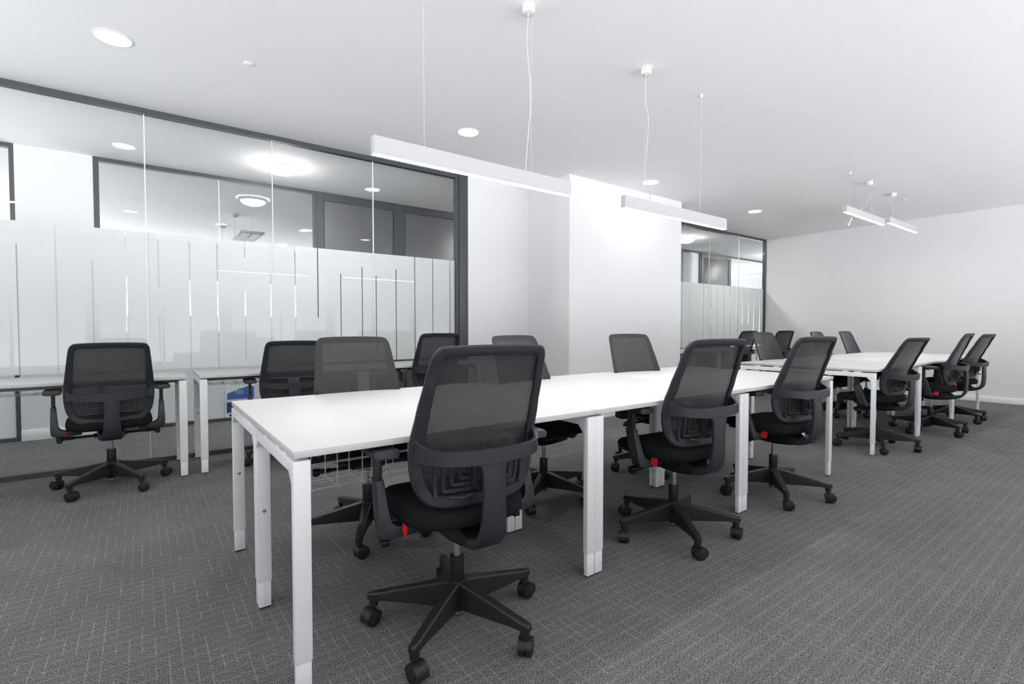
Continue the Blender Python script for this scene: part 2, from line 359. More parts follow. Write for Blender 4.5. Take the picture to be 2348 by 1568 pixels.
# rooms across the corridor
bm = B(); bx(bm, 4.0, 4.1, Y2 + .05, 12.6, 0, H); struct('wall_neighbour', bm, M_wall, smooth=False)
bm = B()
e2 = [XW, -2.6, .1, .6, 3.4, 4.0]
for i in range(0, 6, 2): bx(bm, e2[i], e2[i + 1], 12.6, 12.8, 0, H)
for i in (1, 3): bx(bm, e2[i], e2[i + 1], 12.6, 12.8, 0, 1.0); bx(bm, e2[i], e2[i + 1], 12.6, 12.8, 2.1, H)  # openings added so the rooms behind the glass turn bright white
bx(bm, 4.1, 10, 12.6, 12.8, 0, H); bx(bm, 10, 15.9, 12.6, 12.8, 0, .3); bx(bm, 10, 15.9, 12.6, 12.8, 2.7, H)
struct('wall_back', bm, M_wall, smooth=False)
bm = B(); bx(bm, 10.0, 10.1, Y2 + .05, 12.6, 0, H); struct('wall_divider', bm, M_wall, smooth=False)
for a, b_ in ((-2.6, .1), (.6, 3.4), (10.1, 15.9)):
    pl = bpy.data.lights.new('daylight_portal', 'AREA'); pl.shape = 'RECTANGLE'; pl.size = b_ - a; pl.size_y = 2.4; pl.cycles.is_portal = True
    po = bpy.data.objects.new('daylight_portal', pl); COL.objects.link(po); po.location = ((a + b_) / 2, 12.7, 1.5); po.rotation_euler = (PI / 2, 0, 0)

# printed poster sheets low on the corridor glass
M_pw = mat('poster_white', (.75, .8, .84), .4); M_pb = mat('poster_blue', (.035, .06, .2), .35); M_pb2 = mat('poster_mid_blue', (.08, .14, .42), .35)
M_pg = mat('poster_green', (.2, .65, .2), .4); M_pt = mat('poster_grey_print', (.4, .44, .47), .5)
yq = Y2 - .034
p1 = thing('poster', 'blue and white printed poster sheet low on the corridor glass, upper of two', 'poster', (.92, yq, .24))
def flat(name, poly, m, par, lift, th=.0012):
    b = B(); prism(b, poly, -lift - th, -lift, 'XZ'); obj(name, b, m, par, smooth=False)
flat('sheet', [(-.15, 0), (.16, 0), (.16, .22), (-.15, .22)], M_pw, p1, -.002, .003)
flat('blue_field', [(-.135, .012), (.15, .012), (.15, .15), (.10, .165), (-.06, .105), (-.135, .075)], M_pb2, p1, .001)
flat('green_stripe', [(-.135, .08), (-.06, .11), (.02, .14), (.02, .15), (-.135, .092)], M_pg, p1, .002)
for i in range(6): flat('print_mark', [(-.09 + i * .036, .175), (-.07 + i * .036, .178), (-.07 + i * .036, .195), (-.09 + i * .036, .192)], M_pt, p1, .001)
def text(name, s, size, loc, m, par, ext=.0006):
    cu = bpy.data.curves.new(name, 'FONT'); cu.body = s; cu.size = size; cu.extrude = ext
    o = bpy.data.objects.new(name, cu); COL.objects.link(o)
    dg = bpy.context.evaluated_depsgraph_get(); me = bpy.data.meshes.new_from_object(o.evaluated_get(dg)); bpy.data.objects.remove(o)
    me.materials.append(m) if not me.materials else None
    me.transform(Matrix.Rotation(PI / 2, 4, 'X'))
    t = bpy.data.objects.new(name, me); COL.objects.link(t); t.parent = par; t.location = loc; return t
text('lettering', 'TO', .06, (-.05, -.004, .07), M_pw, p1)
p2 = thing('poster', 'dark blue poster sheet with an oval badge, lower of two on the corridor glass', 'poster', (.92, yq, .04))
flat('sheet', [(-.15, 0), (.16, 0), (.16, .19), (-.15, .19)], M_pw, p2, -.002, .003)
flat('blue_field', [(-.14, .055), (.15, .085), (.15, .18), (-.14, .18)], M_pb, p2, .001)
flat('green_stripe', [(-.14, .049), (.15, .079), (.15, .085), (-.14, .055)], M_pg, p2, .0015)
flat('oval_badge', [(-.06 + .06 * math.cos(2 * PI * k / 28), .026 + .02 * math.sin(2 * PI * k / 28)) for k in range(28)], M_pb, p2, .002)

# ------------------------------------------------------------------ desks
ZT = .74; TT = .022; ZB = .709; LW = .05; LT = .028
def leg_at(root, x0, y0, inner, sgn, scalemarks=True):
    """leg tube from x0 to x0+LW, y0..y0+LT; inner=+1 when its inner face looks to +Y"""
    b = B(); bx(b, x0, x0 + LW, y0, y0 + LT, .105, ZB, .0035)
    lg = obj('leg', b, M_desk, root)
    b = B(); bx(b, x0 + .003, x0 + LW - .003, y0 + .003, y0 + LT - .003, .006, .108, .0015)
    fe = obj('leg_extension', b, M_desk, lg)
    b = B(); bx(b, x0 + .006, x0 + LW - .006, y0 + .006, y0 + LT - .006, 0, .007); obj('glide', b, M_black, lg)
    yi = y0 + LT if inner > 0 else y0
    yo = .0006
    b = B()
    for k in range(9):
        wd = .007 if k % 4 else .012
        bx(b, x0 + LW / 2 - wd / 2, x0 + LW / 2 + wd / 2, yi - (.003 if inner > 0 else -.003) - yo, yi - (.003 if inner > 0 else -.003) + yo, .02 + k * .0095, .0207 + k * .0095)
    obj('height_scale', b, M_mark, lg, smooth=False)
    b = B(); cyl(b, (x0 + LW / 2, yi + .0008 * inner, .388), .0075, .003, 20, 'Y', bev=.0007); cyl(b, (x0 + LW / 2, yi + .0025 * inner, .388), .0035, .002, 6, 'Y')
    obj('screw', b, M_steel, lg)
def side_beam(root, x0, y0, y1):
    b = B()
    zt, zb = ZB, ZB - .036
    poly = [(y0 + LT - .004, zt), (y1 - LT + .004, zt), (y1 - LT + .004, zb - .034), (y1 - LT - .004, zb - .034), (y1 - LT - .032, zb), (y1 - .22, zb - .0), (y1 - .235, zb - .006), (y1 - .255, zb - .006), (y1 - .27, zb),
            (y0 + LT + .032, zb), (y0 + LT + .004, zb - .034), (y0 + LT - .004, zb - .034)]
    prism(b, poly, x0 + .0004, x0 + LW - .0004, 'YZ', .0015)
    obj('side_beam', b, M_desk, root)
    for f in (.22, .38, .7):
        b = B(); bx(b, x0 + .006, x0 + LW - .006, y0 + (y1 - y0) * f - .025, y0 + (y1 - y0) * f + .025, ZB - .001, ZT - TT)
        obj('spacer', b, M_desk2, root, smooth=False)
def basket(root, x0, x1, y0, y1, zt, zb):
    b = B(); r = .0019
    n = max(3, int((x1 - x0) / .095))
    for i in range(n + 1):
        x = x0 + (x1 - x0) * i / n
        tube(b, [(x, y0, zt), (x, y0, zb + .006), (x, y0 + .006, zb), (x, y1 - .006, zb), (x, y1, zb + .006), (x, y1, zt)], r, 6)
        tube(b, [(x + .003, y0 - .028, zb + .004), (x + .003, y0, zb)], r, 6)
    for (y, z) in ((y0, zb), (y0, zb + .035), (y0, zb + .1), (y1, zb), (y1, zb + .05), (y1, zb + .1), ((y0 + y1) / 2, zb)):
        tube(b, [(x0 - .01, y, z), (x1 + .01, y, z)], r, 6)
    obj('cable_basket', b, M_wire, root)
def desk(x0, x1, y0, y1, label, group, double, name='bench_desk', basket_on=False):
    r = thing(name, label, 'desk', ((x0 + x1) / 2, (y0 + y1) / 2, 0), 0, group)
    hx, hy = (x1 - x0) / 2, (y1 - y0) / 2
    b = B(); bx(b, -hx + .0012, hx - .0012, -hy, hy, ZT - TT, ZT, .0022); obj('tabletop', b, M_top, r)
    rows = [(-hy - .0, -.004), (.004, hy)] if double else [(-hy + .004, hy - .02)]
    if double: rows = [(-hy + .002, -.003), (.003, hy - .002)]
    for (a, c) in rows:
        for xx in (-hx, hx - LW):
            side_beam(r, xx, a, c)
            leg_at(r, xx, a, 1, 1); leg_at(r, xx, c - LT, -1, 1)
    b = B()
    for ri, (a, c) in enumerate(rows):
        for f in ((.55, .88) if not double else ((.48, .86), (.14, .52))[ri]):
            yy = a + (c - a) * f
            bx(b, -hx + LW, hx - LW, yy - .02, yy + .02, ZB - .036, ZB - .004)
    obj('cross_rail', b, M_desk if double else M_rail, r, smooth=False)
    if basket_on: basket(r, -hx + .17, hx - .17, -.15, .015, ZB - .04, .47)
    elif not double: basket(r, -hx + .1, hx - .1, hy - .24, hy - .08, ZB - .03, .63)
    return r
xa, L = .344, 1.2525
ga = 'white double bench desks of the near row'
desk(xa, xa + L, 1.524, 2.763, 'white double bench desk nearest the camera, open end with wire basket', ga, True, basket_on=True)
desk(xa + L, xa + 2 * L, 1.524, 2.763, 'white double bench desk in the middle of the near row', ga, True)
desk(xa + 2 * L, xa + 3 * L, 1.524, 2.763, 'white double bench desk ending the near row, before the gap', ga, True)
gb = 'white double bench desks of the far row'
xb = 5.003
desk(xb, xb + L, 1.543, 2.735, 'white double bench desk starting the far row after the gap', gb, True)
desk(xb + L, xb + 2 * L, 1.543, 2.735, 'white double bench desk in the middle of the far row', gb, True)
desk(xb + 2 * L, xb + 3 * L, 1.543, 2.735, 'white double bench desk furthest away, towards the plain far wall', gb, True)
gc = 'single desks against the left glass partition'
desk(.259 - L, .259, 4.359, 4.958, 'white single desk along the glass at the left edge, behind the leftmost chair', gc, False, 'desk')
desk(.338, .338 + L, 4.359, 4.958, 'white single desk along the glass with the poster visible below it', gc, False, 'desk')
desk(.338 + L, .338 + 2 * L, 4.359, 4.958, 'white single desk along the glass beside the dark post', gc, False, 'desk')
gd = 'single desks against the right glass partition'
desk(6.10, 7.35, 4.359, 4.958, 'white single desk just right of the white column, mostly hidden', gd, False, 'desk')
desk(7.35, 8.60, 4.359, 4.958, 'white single desk in the middle under the right glass partition', gd, False, 'desk')
desk(8.60, 9.85, 4.359, 4.958, 'white single desk in the corner by the far wall and right glass', gd, False, 'desk')

# ------------------------------------------------------------------ task chair
def lerp_tab(tab, z):
    if z <= tab[0][0]: return tab[0][1]
    for (a, va), (b, vb) in zip(tab, tab[1:]):
        if z <= b:
            t = (z - a) / (b - a); t = t * t * (3 - 2 * t) * .35 + t * .65
            return va + (vb - va) * t
    return tab[-1][1]
YS = [(.50, -.150), (.58, -.140), (.66, -.143), (.74, -.158), (.83, -.190), (.93, -.228), (1.05, -.276)]
DP = [(.50, .030), (.70, .046), (.85, .040), (1.05, .026)]
def ysf(s, z): return lerp_tab(YS, z) - lerp_tab(DP, z) * (1 - min(1, (s / .235) ** 2))
half = [(0, .507), (.09, .508), (.15, .516), (.192, .538), (.221, .585), (.235, .65), (.237, .73), (.229, .82), (.220, .90), (.211, .975), (.205, 1.010), (.192, 1.033), (.168, 1.043), (.09, 1.047), (0, 1.048)]
hc = smooth_curve([(a, b, 0) for a, b in half], 5)
outline = [(p.x, p.y) for p in hc] + [(-p.x, p.y) for p in hc[-2:0:-1]]
def inset(pl, wfn):
    n = len(pl); out = []
    for i, (x, z) in enumerate(pl):
        a, b = pl[i - 1], pl[(i + 1) % n]; dx, dz = b[0] - a[0], b[1] - a[1]; l = math.hypot(dx, dz)
        w_ = wfn(x, z); out.append((x - dz / l * w_, z + dx / l * w_))
    return out
inner = inset(outline, lambda x, z: .035 if z > 1.0 else .031 + .011 * min(1, max(0, (1.0 - z) / .22)))
def make_chair():
    r = thing('office_chair', 'x', 'chair')
    # five-star base
    b = B()
    for i in range(5):
        R = Matrix.Rotation(2 * PI * i / 5, 4, 'Z')
        rings = []
        for (d, wt, wb, zt, zb) in ((.012, .046, .050, .172, .078), (.06, .044, .050, .166, .080), (.16, .038, .044, .147, .087), (.26, .034, .038, .128, .094), (.305, .033, .036, .120, .094), (.325, .026, .029, .118, .096), (.333, .012, .014, .116, .098)):
            q = [(-wb / 2, zb), (wb / 2, zb), (wb / 2 * .98, (zb + zt) / 2), (wt / 2, zt - .005), (wt / 2 - .005, zt), (-wt / 2 + .005, zt), (-wt / 2, zt - .005), (-wb / 2 * .98, (zb + zt) / 2)]
            rings.append([R @ Vector((d, a, z)) for a, z in q])
        loft(b, rings)
        cyl(b, R @ Vector((.31, 0, .088)), .017, .025, 20)
    cyl(b, (0, 0, .125), .034, .098, 28, bev=.003)
    obj('star_base', b, M_plas2, r, ang=30)
    for i in range(5):
        a = 2 * PI * i / 5; sw = a + random.uniform(-2.2, 2.2)
        b = B()
        cyl(b, (0, 0, .068), .0075, .03, 12)
        cyl(b, (0, 0, .072), .0155, .008, 20)
        # hood over both wheels
        rings = []
        for k in range(15):
            t = -.45 + (PI + .35) * k / 14
            ro, ri = .0325, .0295
            p = lambda rr, yy: (.012 + rr * math.cos(t), yy, .0305 + rr * math.sin(t))
            rings.append([p(ri, -.024), p(ri, .024), p(ro, .024), p(ro, -.024)])
        loft(b, rings)
        bx(b, -.008, .03, -.005, .005, .02, .06, .002)
        c = obj('caster', b, M_plas2, r, (.31 * math.cos(a), .31 * math.sin(a), 0)); c.rotation_euler = (0, 0, sw)
        for s in (-1, 1):
            b = B(); cyl(b, (.012, s * .0128, .0302), .0302, .021, 28, 'Y', bev=.0035); cyl(b, (.012, s * .0245, .0302), .021, .004, 24, 'Y', bev=.0015); obj('wheel', b, M_plas2, c)
    # gas lift
    b = B(); cyl(b, (0, 0, .19), .0265, .145, 28, bev=.002); cyl(b, (0, 0, .068), .024, .05, 24, bev=.002); g = obj('gas_lift', b, M_black, r)
    b = B(); cyl(b, (0, 0, .31), .0135, .12, 24); cyl(b, (0, 0, .3), .0142, .002, 24); obj('piston', b, M_chrome, r)
    b = B(); cyl(b, (0, 0, .054), .0246, .012, 24); obj('silver_collar', b, M_steel, r)
    # mechanism housing
    b = B()
    rings = []
    for (y, hw, zb, zt) in ((-.185, .050, .366, .400), (-.14, .066, .358, .425), (-.06, .075, .350, .440), (.03, .075, .350, .440), (.10, .066, .368, .440), (.16, .055, .395, .438)):
        rings.append([(-hw, y, zt), (-hw, y, zb + .015), (-hw + .016, y, zb), (hw - .016, y, zb), (hw, y, zb + .015), (hw, y, zt)])
    loft(b, rings); bx(b, -.19, .19, -.13, .20, .428, .446, .006)
    obj('tilt_mechanism', b, M_black, r)
    for s in (-1, 1):
        b = B(); z = .374
        cyl(b, (s * .14, .03, z), .0085, .18, 14, 'X'); cyl(b, (s * .075, .03, z), .015, .03, 16, 'X')
        cyl(b, (s * .222, .03, z), .012, .06, 16, 'X', bev=.002); cyl(b, (s * .264, .03, z), .0175, .035, 20, 'X', bev=.003)
        bx(b, s * .264 - .014, s * .264 + .014, .0, .034, z - .024, z - .004, .004)
        obj('control_lever', b, M_black, r)
    # seat cushion
    b = B(); rings = []
    nn = 56
    for (z, k) in ((.434, .80), (.436, .92), (.443, .98), (.455, 1.0), (.472, .995), (.486, .97), (.495, .92), (.500, .82), (.503, .55), (.504, .15)):
        ring = []
        for j in range(nn):
            t = 2 * PI * j / nn; c_, s_ = math.cos(t), math.sin(t)
            x_ = .236 * k * math.copysign(abs(c_) ** .55, c_); y_ = .238 * k * math.copysign(abs(s_) ** .6, s_) + .035
            x_ *= 1 - .10 * max(0, -(y_ - .035) / .238) ** 2
            dz = -.014 * max(0, (y_ - .14) / .13) ** 2 + .012 * (x_ / .236) ** 2 * (z > .48) + (.026 * max(0, (y_ - .03) / .24) ** 2 if z < .46 else 0) - (.010 * max(0, (y_ - .03) / .24) ** 2 if z > .48 else 0)
            ring.append((x_, y_, z + dz))
        rings.append(ring)
    loft(b, rings)
    obj('seat', b, M_seat, r, ang=60)
    # back frame ring and cross bar
    b = B(); rings = []
    T = .018
    for (xo, zo), (xi, zi) in zip(outline, inner):
        ring = []
        for a, dy in ((0, -.18), (.16, -.46), (.5, -.5), (.84, -.46), (1, -.22), (1, .35), (.93, .5), (.07, .5), (0, .35)):
            x_, z_ = xo + (xi - xo) * a, zo + (zi - zo) * a
            ring.append((x_, ysf(x_, z_) + dy * T, z_))
        rings.append(ring)
    loft(b, rings, loop=True)
    rings = []
    n = 36
    for k in range(n + 1):
        u = -1 + 2 * k / n; au = abs(u)
        x_ = .222 * math.sin(u * PI / 2 * .93) / math.sin(PI / 2 * .93)
        bow = (1 - au ** 3.0)
        zc = .709 - .018 * (1 - u * u)
        y0_ = -.151; y_ = y0_ - .127 * bow
        hgt = .021 + .004 * (1 - au)
        # normal in plan
        du = .01; bw2 = 1 - min(1, abs(u + du)) ** 3.0; x2 = .222 * math.sin((u + du) * PI / 2 * .93) / math.sin(PI / 2 * .93)
        tx, ty = x2 - x_, -.127 * (bw2 - bow); l = math.hypot(tx, ty) or 1; nx, ny = -ty / l, tx / l
        th = .0085 - .002 * au ** 6
        fl = .026 * (max(0, au - .66) / .34) ** 2
        ring = [(x_ + nx * d * th, y_ + ny * d * th, zc + v * (hgt + (fl if v > 0 else fl * .9))) for d, v in ((-1, -.95), (-.75, -1), (.75, -1), (1, -.95), (1, .95), (.75, 1), (-.75, 1), (-1, .95))]
        rings.append(ring)
    loft(b, rings)
    obj('back_frame', b, M_plas, r, ang=28)
    # spine: wide strap dropping behind the back and hooking under the seat
    path = [(-.2715, .680, .150), (-.2735, .668, .114), (-.276, .655, .093), (-.278, .632, .083), (-.280, .575, .080), (-.280, .53, .082), (-.277, .48, .089), (-.268, .435, .098), (-.243, .402, .104), (-.20, .385, .106), (-.15, .377, .104), (-.09, .372, .10), (-.03, .372, .09)]
    cp = smooth_curve([Vector(p) for p in path], 4); rings = []
    for i, p in enumerate(cp):
        q0, q1 = cp[max(0, i - 1)], cp[min(len(cp) - 1, i + 1)]
        ty, tz = q1.x - q0.x, q1.y - q0.y; l = math.hypot(ty, tz); ny, nz = tz / l, -ty / l
        th = .010 if i < 20 else .013
        hw = p.z / 2
        th = .010 if p.x < -.24 else .016
        rings.append([(sx * hw, p.x + ny * d * th, p.y + nz * d * th) for sx, d in ((-1, -.6), (-.9, -1), (.9, -1), (1, -.6), (1, .6), (.9, 1), (-.9, 1), (-1, .6))])
    b = B(); loft(b, rings); obj('spine', b, M_plas, r, ang=50)
    # knit backrest (front skin over the frame)
    b = B(); zs = [p[1] for p in half]; rowz = [.508, .511, .518, .528, .54, .555, .575, .6, .64, .68, .72, .76, .8, .84, .88, .92, .955, .985, 1.008, 1.022, 1.032, 1.039, 1.043, 1.0465]
    pts = [(p.x, p.y) for p in hc]
    def hw_at(z):
        c = [a[0] + (b_[0] - a[0]) * (z - a[1]) / (b_[1] - a[1]) for a, b_ in zip(pts, pts[1:]) if (a[1] - z) * (b_[1] - z) <= 0 and abs(b_[1] - a[1]) > 1e-7]
        return max(c) if c else .02
    rings = []
    for z in rowz:
        hw = hw_at(z) - .0015
        rings.append([(hw * (-1 + 2 * j / 24), ysf(hw * (-1 + 2 * j / 24), z) + .0125 - .003 * abs(-1 + 2 * j / 24) ** 8, z) for j in range(25)])
    loft(b, rings, closed=False, caps=False)
    obj('backrest_mesh', b, M_knit, r, ang=80)
    # lumbar support: nested L-shaped fins
    b = B()
    for s in (-1, 1):
        for i in range(5):
            xo = .165 - i * .026; zo = .552 + i * .019
            pth = [(s * xo, .680), (s * (xo - .004), zo + .02), (s * (xo - .008), zo + .003), (s * (xo - .018), zo), (s * .035, zo)]
            pth = smooth_curve([Vector((a, c_, 0)) for a, c_ in pth], 4)
            rings = []
            for k, p in enumerate(pth):
                q0, q1 = pth[max(0, k - 1)], pth[min(len(pth) - 1, k + 1)]
                tx, tz = q1.x - q0.x, q1.y - q0.y; l = math.hypot(tx, tz) or 1; nx, nz = -tz / l, tx / l
                yy = ysf(p.x, p.y) - .020
                rings.append([(p.x + nx * a, yy + d, p.y + nz * a) for a, d in ((-.006, -.003), (.006, -.003), (.006, .003), (-.006, .003))])
            loft(b, rings)
    bx(b, -.045, .045, -.225, -.200, .58, .68, .004); bx(b, -.03, .03, -.24, -.21, .60, .65, .004)
    bx(b, -.16, .16, -.222, -.212, .676, .684, .002)
    obj('lumbar_support', b, M_plas, r)
    for s in (-1, 1):
        b = B(); tube(b, [(s * .045, -.222, .56), (s * .09, -.224, .555), (s * .125, -.215, .56)], .0055, 8)
        obj('lumbar_handle', b, M_plas, r)
    # armrests
    for s in (-1, 1):
        b = B()
        poly = [(.15, .404), (.262, .400), (.290, .404), (.303, .418), (.306, .46), (.304, .590), (.276, .590), (.272, .47), (.266, .450), (.250, .437), (.22, .431), (.15, .431)]
        prism(b, [(s * a, z) for a, z in poly], -.030, .030, 'XZ', .004)
        for v in b.verts: v.co.y += -.035 + max(0, v.co.z - .43) * .30
        ar = obj('armrest', b, M_plas, r)
        b = B(); bx(b, min(s * .280, s * .300), max(s * .280, s * .300), -.010, .034, .57, .680, .003); bx(b, min(s * .265, s * .315), max(s * .265, s * .315), -.045, .045, .672, .682, .003); obj('arm_post', b, M_plas, ar)
        b = B(); rings = []
        for (y, hw, zt, cx) in ((-.105, .038, .720, .292), (-.102, .042, .726, .292), (-.085, .045, .727, .292), (0, .046, .727, .292), (.07, .045, .727, .290), (.115, .040, .725, .286), (.138, .030, .719, .282), (.145, .018, .712, .280)):
            c_ = s * cx; zb = .680; zt -= .020
            rings.append([(c_ - hw, y, zb + .005), (c_ - hw + .006, y, zb), (c_ + hw - .006, y, zb), (c_ + hw, y, zb + .005), (c_ + hw, y, zt - .006), (c_ + hw - .008, y, zt), (c_ - hw + .008, y, zt), (c_ - hw, y, zt - .006)])
        loft(b, rings); obj('arm_pad', b, M_plas, ar, ang=25)
    # red pull tag under the left rear of the seat
    b = B(); prism(b, [(-.112, .452), (-.072, .452), (-.068, .418), (-.104, .412)], -.232, -.2295, 'YZ')
    obj('pull_tag', b, M_red, r, smooth=False, label='red fabric tag')
    return r
proto = make_chair()
BASE = ('star_base', 'caster', 'gas_lift', 'silver_collar')
BACK = ('back_frame', 'backrest_mesh')
parts = list(proto.children)
sub = {p.name: list(p.children) for p in parts}
def place(c, x, y, rz, phase, label, group, lift=0, dback=0, tilt=0, lumb=0):
    rz_ = math.radians(rz); c.location = (x, y, 0); c.rotation_euler = (0, 0, rz_); c['label'] = label; c['group'] = group
    ph = math.radians(phase) - rz_
    for o in c.children:
        k = o.name.split('.')[0]
        if k == 'star_base': o.rotation_euler = (0, 0, ph)
        elif k == 'caster':
            v = Matrix.Rotation(ph, 3, 'Z') @ o.location; o.location = v; o.rotation_euler = (0, 0, o.rotation_euler.z + ph + random.uniform(-.8, .8))
        elif k in ('gas_lift', 'silver_collar'): pass
        elif k == 'piston': o.location.z += lift * .5
        elif k in ('back_frame', 'backrest_mesh', 'spine'):
            if tilt and k != 'spine':
                a = math.radians(tilt); T_ = Matrix.Translation((0, -.20, .62)) @ Matrix.Rotation(a, 4, 'X') @ Matrix.Translation((0, .20, -.62))
                o.rotation_euler = (a, 0, 0); o.location = T_.translation
            if k != 'spine' or dback: o.location.z += lift + (dback if k != 'spine' else 0)
            else: o.location.z += lift
        elif k == 'lumbar_support' and lumb: o.location.z += lift + dback + lumb
        else: o.location.z += lift
def new_chair(*a, **k):
    c = proto.copy(); COL.objects.link(c)
    for p in parts:
        q = p.copy(); q.location = proto_state[p.name][0].copy(); q.rotation_euler = proto_state[p.name][1].copy(); COL.objects.link(q); q.parent = c
        for g in sub[p.name]:
            h = g.copy(); COL.objects.link(h); h.parent = q
    bpy.context.view_layer.update()
    place(c, *a, **k); return c
proto_state = {p.name: (p.location.copy(), p.rotation_euler.copy()) for p in parts}
g1 = 'chairs on the near side of the near bench'; g2 = 'chairs on the far side of the near bench'
g3 = 'chairs on the near side of the far bench'; g4 = 'chairs on the far side of the far bench'; g5 = 'chairs along the left glass partition'; g6 = 'chairs along the right glass partition'
place(proto, .92, 1.578, -5, 70.4, 'black mesh office chair nearest the camera, its whole back and star base in view', g1)
new_chair(2.27, 1.60, -8, 20, 'black mesh office chair at the middle near desk, second from the camera, red tag showing', g1)
new_chair(3.34, 1.59, -8, 3, 'black mesh office chair at the last desk of the near bench, third from the camera', g1)
new_chair(.955, 2.58, 175, 26, 'black office chair facing the camera across the nearest desk, wide grey mesh back', g2)
new_chair(2.07, 2.44, 187, 70, 'black office chair facing the camera, its top peeking out behind the nearest chair', g2)
new_chair(3.2, 2.47, 170, 18, 'black office chair facing the camera in front of the white column', g2)
new_chair(5.40, 1.66, -8, 64, 'black office chair tucked at the first desk of the far bench, behind a white leg', g3, dback=-.02, tilt=6)
new_chair(6.68, 1.56, 2, 20, 'black office chair at the middle desk of the far bench, seen almost side on', g3, tilt=2)
new_chair(7.77, 1.61, -6, 18, 'black office chair furthest right, near the plain far wall', g3, dback=-.01, tilt=5)
new_chair(5.62, 2.55, 176, 30, 'grey chair back facing the camera beyond the start of the far bench', g4)
new_chair(7.05, 2.55, 184, 50, 'grey chair back half hidden behind the third near chair', g4)
new_chair(8.1, 2.60, 180, 10, 'grey chair back facing the camera against the plain far wall', g4)
new_chair(-.185, 4.40, 4, 14, 'black mesh office chair alone at the leftmost desk, by the glass', g5, lift=-.015, dback=-.03)
new_chair(.975, 4.42, -4, 40, 'black office chair by the glass with raised lumbar fins, left of the wide grey back', g5, lift=-.02, dback=-.03, lumb=.07)
new_chair(2.27, 4.42, -4, 10, 'black office chair by the glass in front of the dark post', g5)
new_chair(7.85, 4.40, -6, 22, 'small distant black chair at the right glass partition, left of two', g6)
new_chair(9.05, 4.36, -14, 50, 'small distant black chair before the corner of the far wall, right of two', g6)

# ------------------------------------------------------------------ lights
def linear(x0, x1, y, z, anchors, canopy, label, cable, hgt=.080, wid=.036):
    g = 'suspended linear lamps over the benches'
    r = thing('pendant_light', label, 'lamp', ((x0 + x1) / 2, y, z), 0, g)
    cx = (x0 + x1) / 2
    b = B(); h = (x1 - x0) / 2
    q = wid / 2; t_ = q - .0025
    prism(b, [(-q, 0), (-q, hgt), (q, hgt), (q, 0), (t_, 0), (t_, .008), (-t_, .008), (-t_, 0)], -h, h, 'YZ')
    bx(b, -h, -h + .003, -t_, t_, 0, .008); bx(b, h - .003, h, -t_, t_, 0, .008)
    obj('housing', b, M_lampb, r, smooth=False)
    b = B(); bx(b, -h + .003, h - .003, -wid / 2 + .003, wid / 2 - .003, -.001, .006); obj('diffuser', b, M_lum, r, smooth=False, label='glowing strip')
    top = H - z
    for ax in anchors:
        b = B(); tube(b, [(ax - cx, 0, hgt), (ax - cx, 0, top - .01)], .0011, 6); obj('suspension_wire', b, M_cable, r)
        b = B(); cyl(b, (ax - cx, 0, top - .012), .010, .024, 16, bev=.002); obj('ceiling_anchor', b, M_canopy, r)
    ccx, ccy = canopy
    b = B(); cyl(b, (ccx - cx, ccy - y, top - .022), .034, .044, 32, bev=.002); cp = obj('canopy', b, M_canopy, r)
    b = B(); cyl(b, (ccx - cx - .033, ccy - y - .008, top - .016), .004, .005, 10, 'X'); cyl(b, (ccx - cx - .004, ccy - y, top - .05), .006, .016, 12); obj('cable_grip', b, M_cable, cp)
    b = B(); tube(b, [(p[0] - cx, p[1] - y, p[2] - z) for p in smooth_curve([Vector(q) for q in cable], 6)], .0028, 8); obj('power_cable', b, M_cable, r)
    return r
YP1, YP2, YP3, YP4 = 2.16, 2.18, 2.25, 2.27
def sc_(v, y, y0=2.3618): return v * y / y0
z1 = 1.1013 + (1.9426 - 1.1013) * YP1 / 2.3618; z2 = 1.1013 + (1.9426 - 1.1013) * YP2 / 2.3618
z3 = 1.1013 + (2.6256 - 1.1013) * YP3 / 2.6837; z4 = 1.1013 + (2.6111 - 1.1013) * YP4 / 2.5569
linear(sc_(.9121, YP1), sc_(2.212, YP1), YP1, z1, [1.088, 1.74], (1.712, 2.150), 'white linear pendant lamp nearest the camera, longest in view, hanging over the near bench',
       [(1.708, 2.15, 2.79), (1.702, 2.15, 2.62), (1.722, 2.152, 2.45), (1.728, 2.155, 2.3), (1.712, 2.158, 2.12), (1.70, 2.16, 1.96)])
linear(sc_(2.7291, YP2), sc_(4.0377, YP2), YP2, z2, [2.735, 3.388], (2.752, 2.188), 'white linear pendant lamp second from the camera, in front of the white column',
       [(2.752, 2.188, 2.79), (2.75, 2.188, 2.62), (2.775, 2.186, 2.52), (2.762, 2.184, 2.3), (2.735, 2.182, 2.16), (2.78, 2.18, 2.05), (2.80, 2.18, 1.96)])
linear(sc_(7.4695, YP3, 2.6837), sc_(8.8962, YP3, 2.6837), YP3, z3, [6.40, 7.06], (7.01, YP3 + .01), 'short looking linear pendant lamp over the far bench, left of the far pair',
       [(7.01, YP3, 2.79), (6.98, YP3, 2.68), (6.88, YP3, 2.56), (6.76, YP3 + .01, 2.47), (6.70, YP3 + .06, 2.42), (6.62, YP3 + .07, 2.33), (6.54, YP3 + .06, 2.27), (6.50, YP3 + .05, 2.29)], hgt=.086 * YP3 / 2.6837, wid=.039 * YP3 / 2.6837 + .003)
linear(sc_(8.6858, YP4, 2.5569), sc_(9.942, YP4, 2.5569), YP4, z4, [7.83, 8.35], (7.87, YP4), 'furthest linear pendant lamp, right of the far pair, cable looped at its ceiling cup',
       [(7.86, YP4, 2.79), (7.76, YP4, 2.78), (7.71, YP4, 2.73), (7.74, YP4, 2.69), (7.82, YP4, 2.68), (7.86, YP4, 2.66), (7.84, YP4, 2.56), (7.78, YP4, 2.50), (7.62, YP4, 2.485)], hgt=.086 * YP4 / 2.5569, wid=.039 * YP4 / 2.5569 + .002)

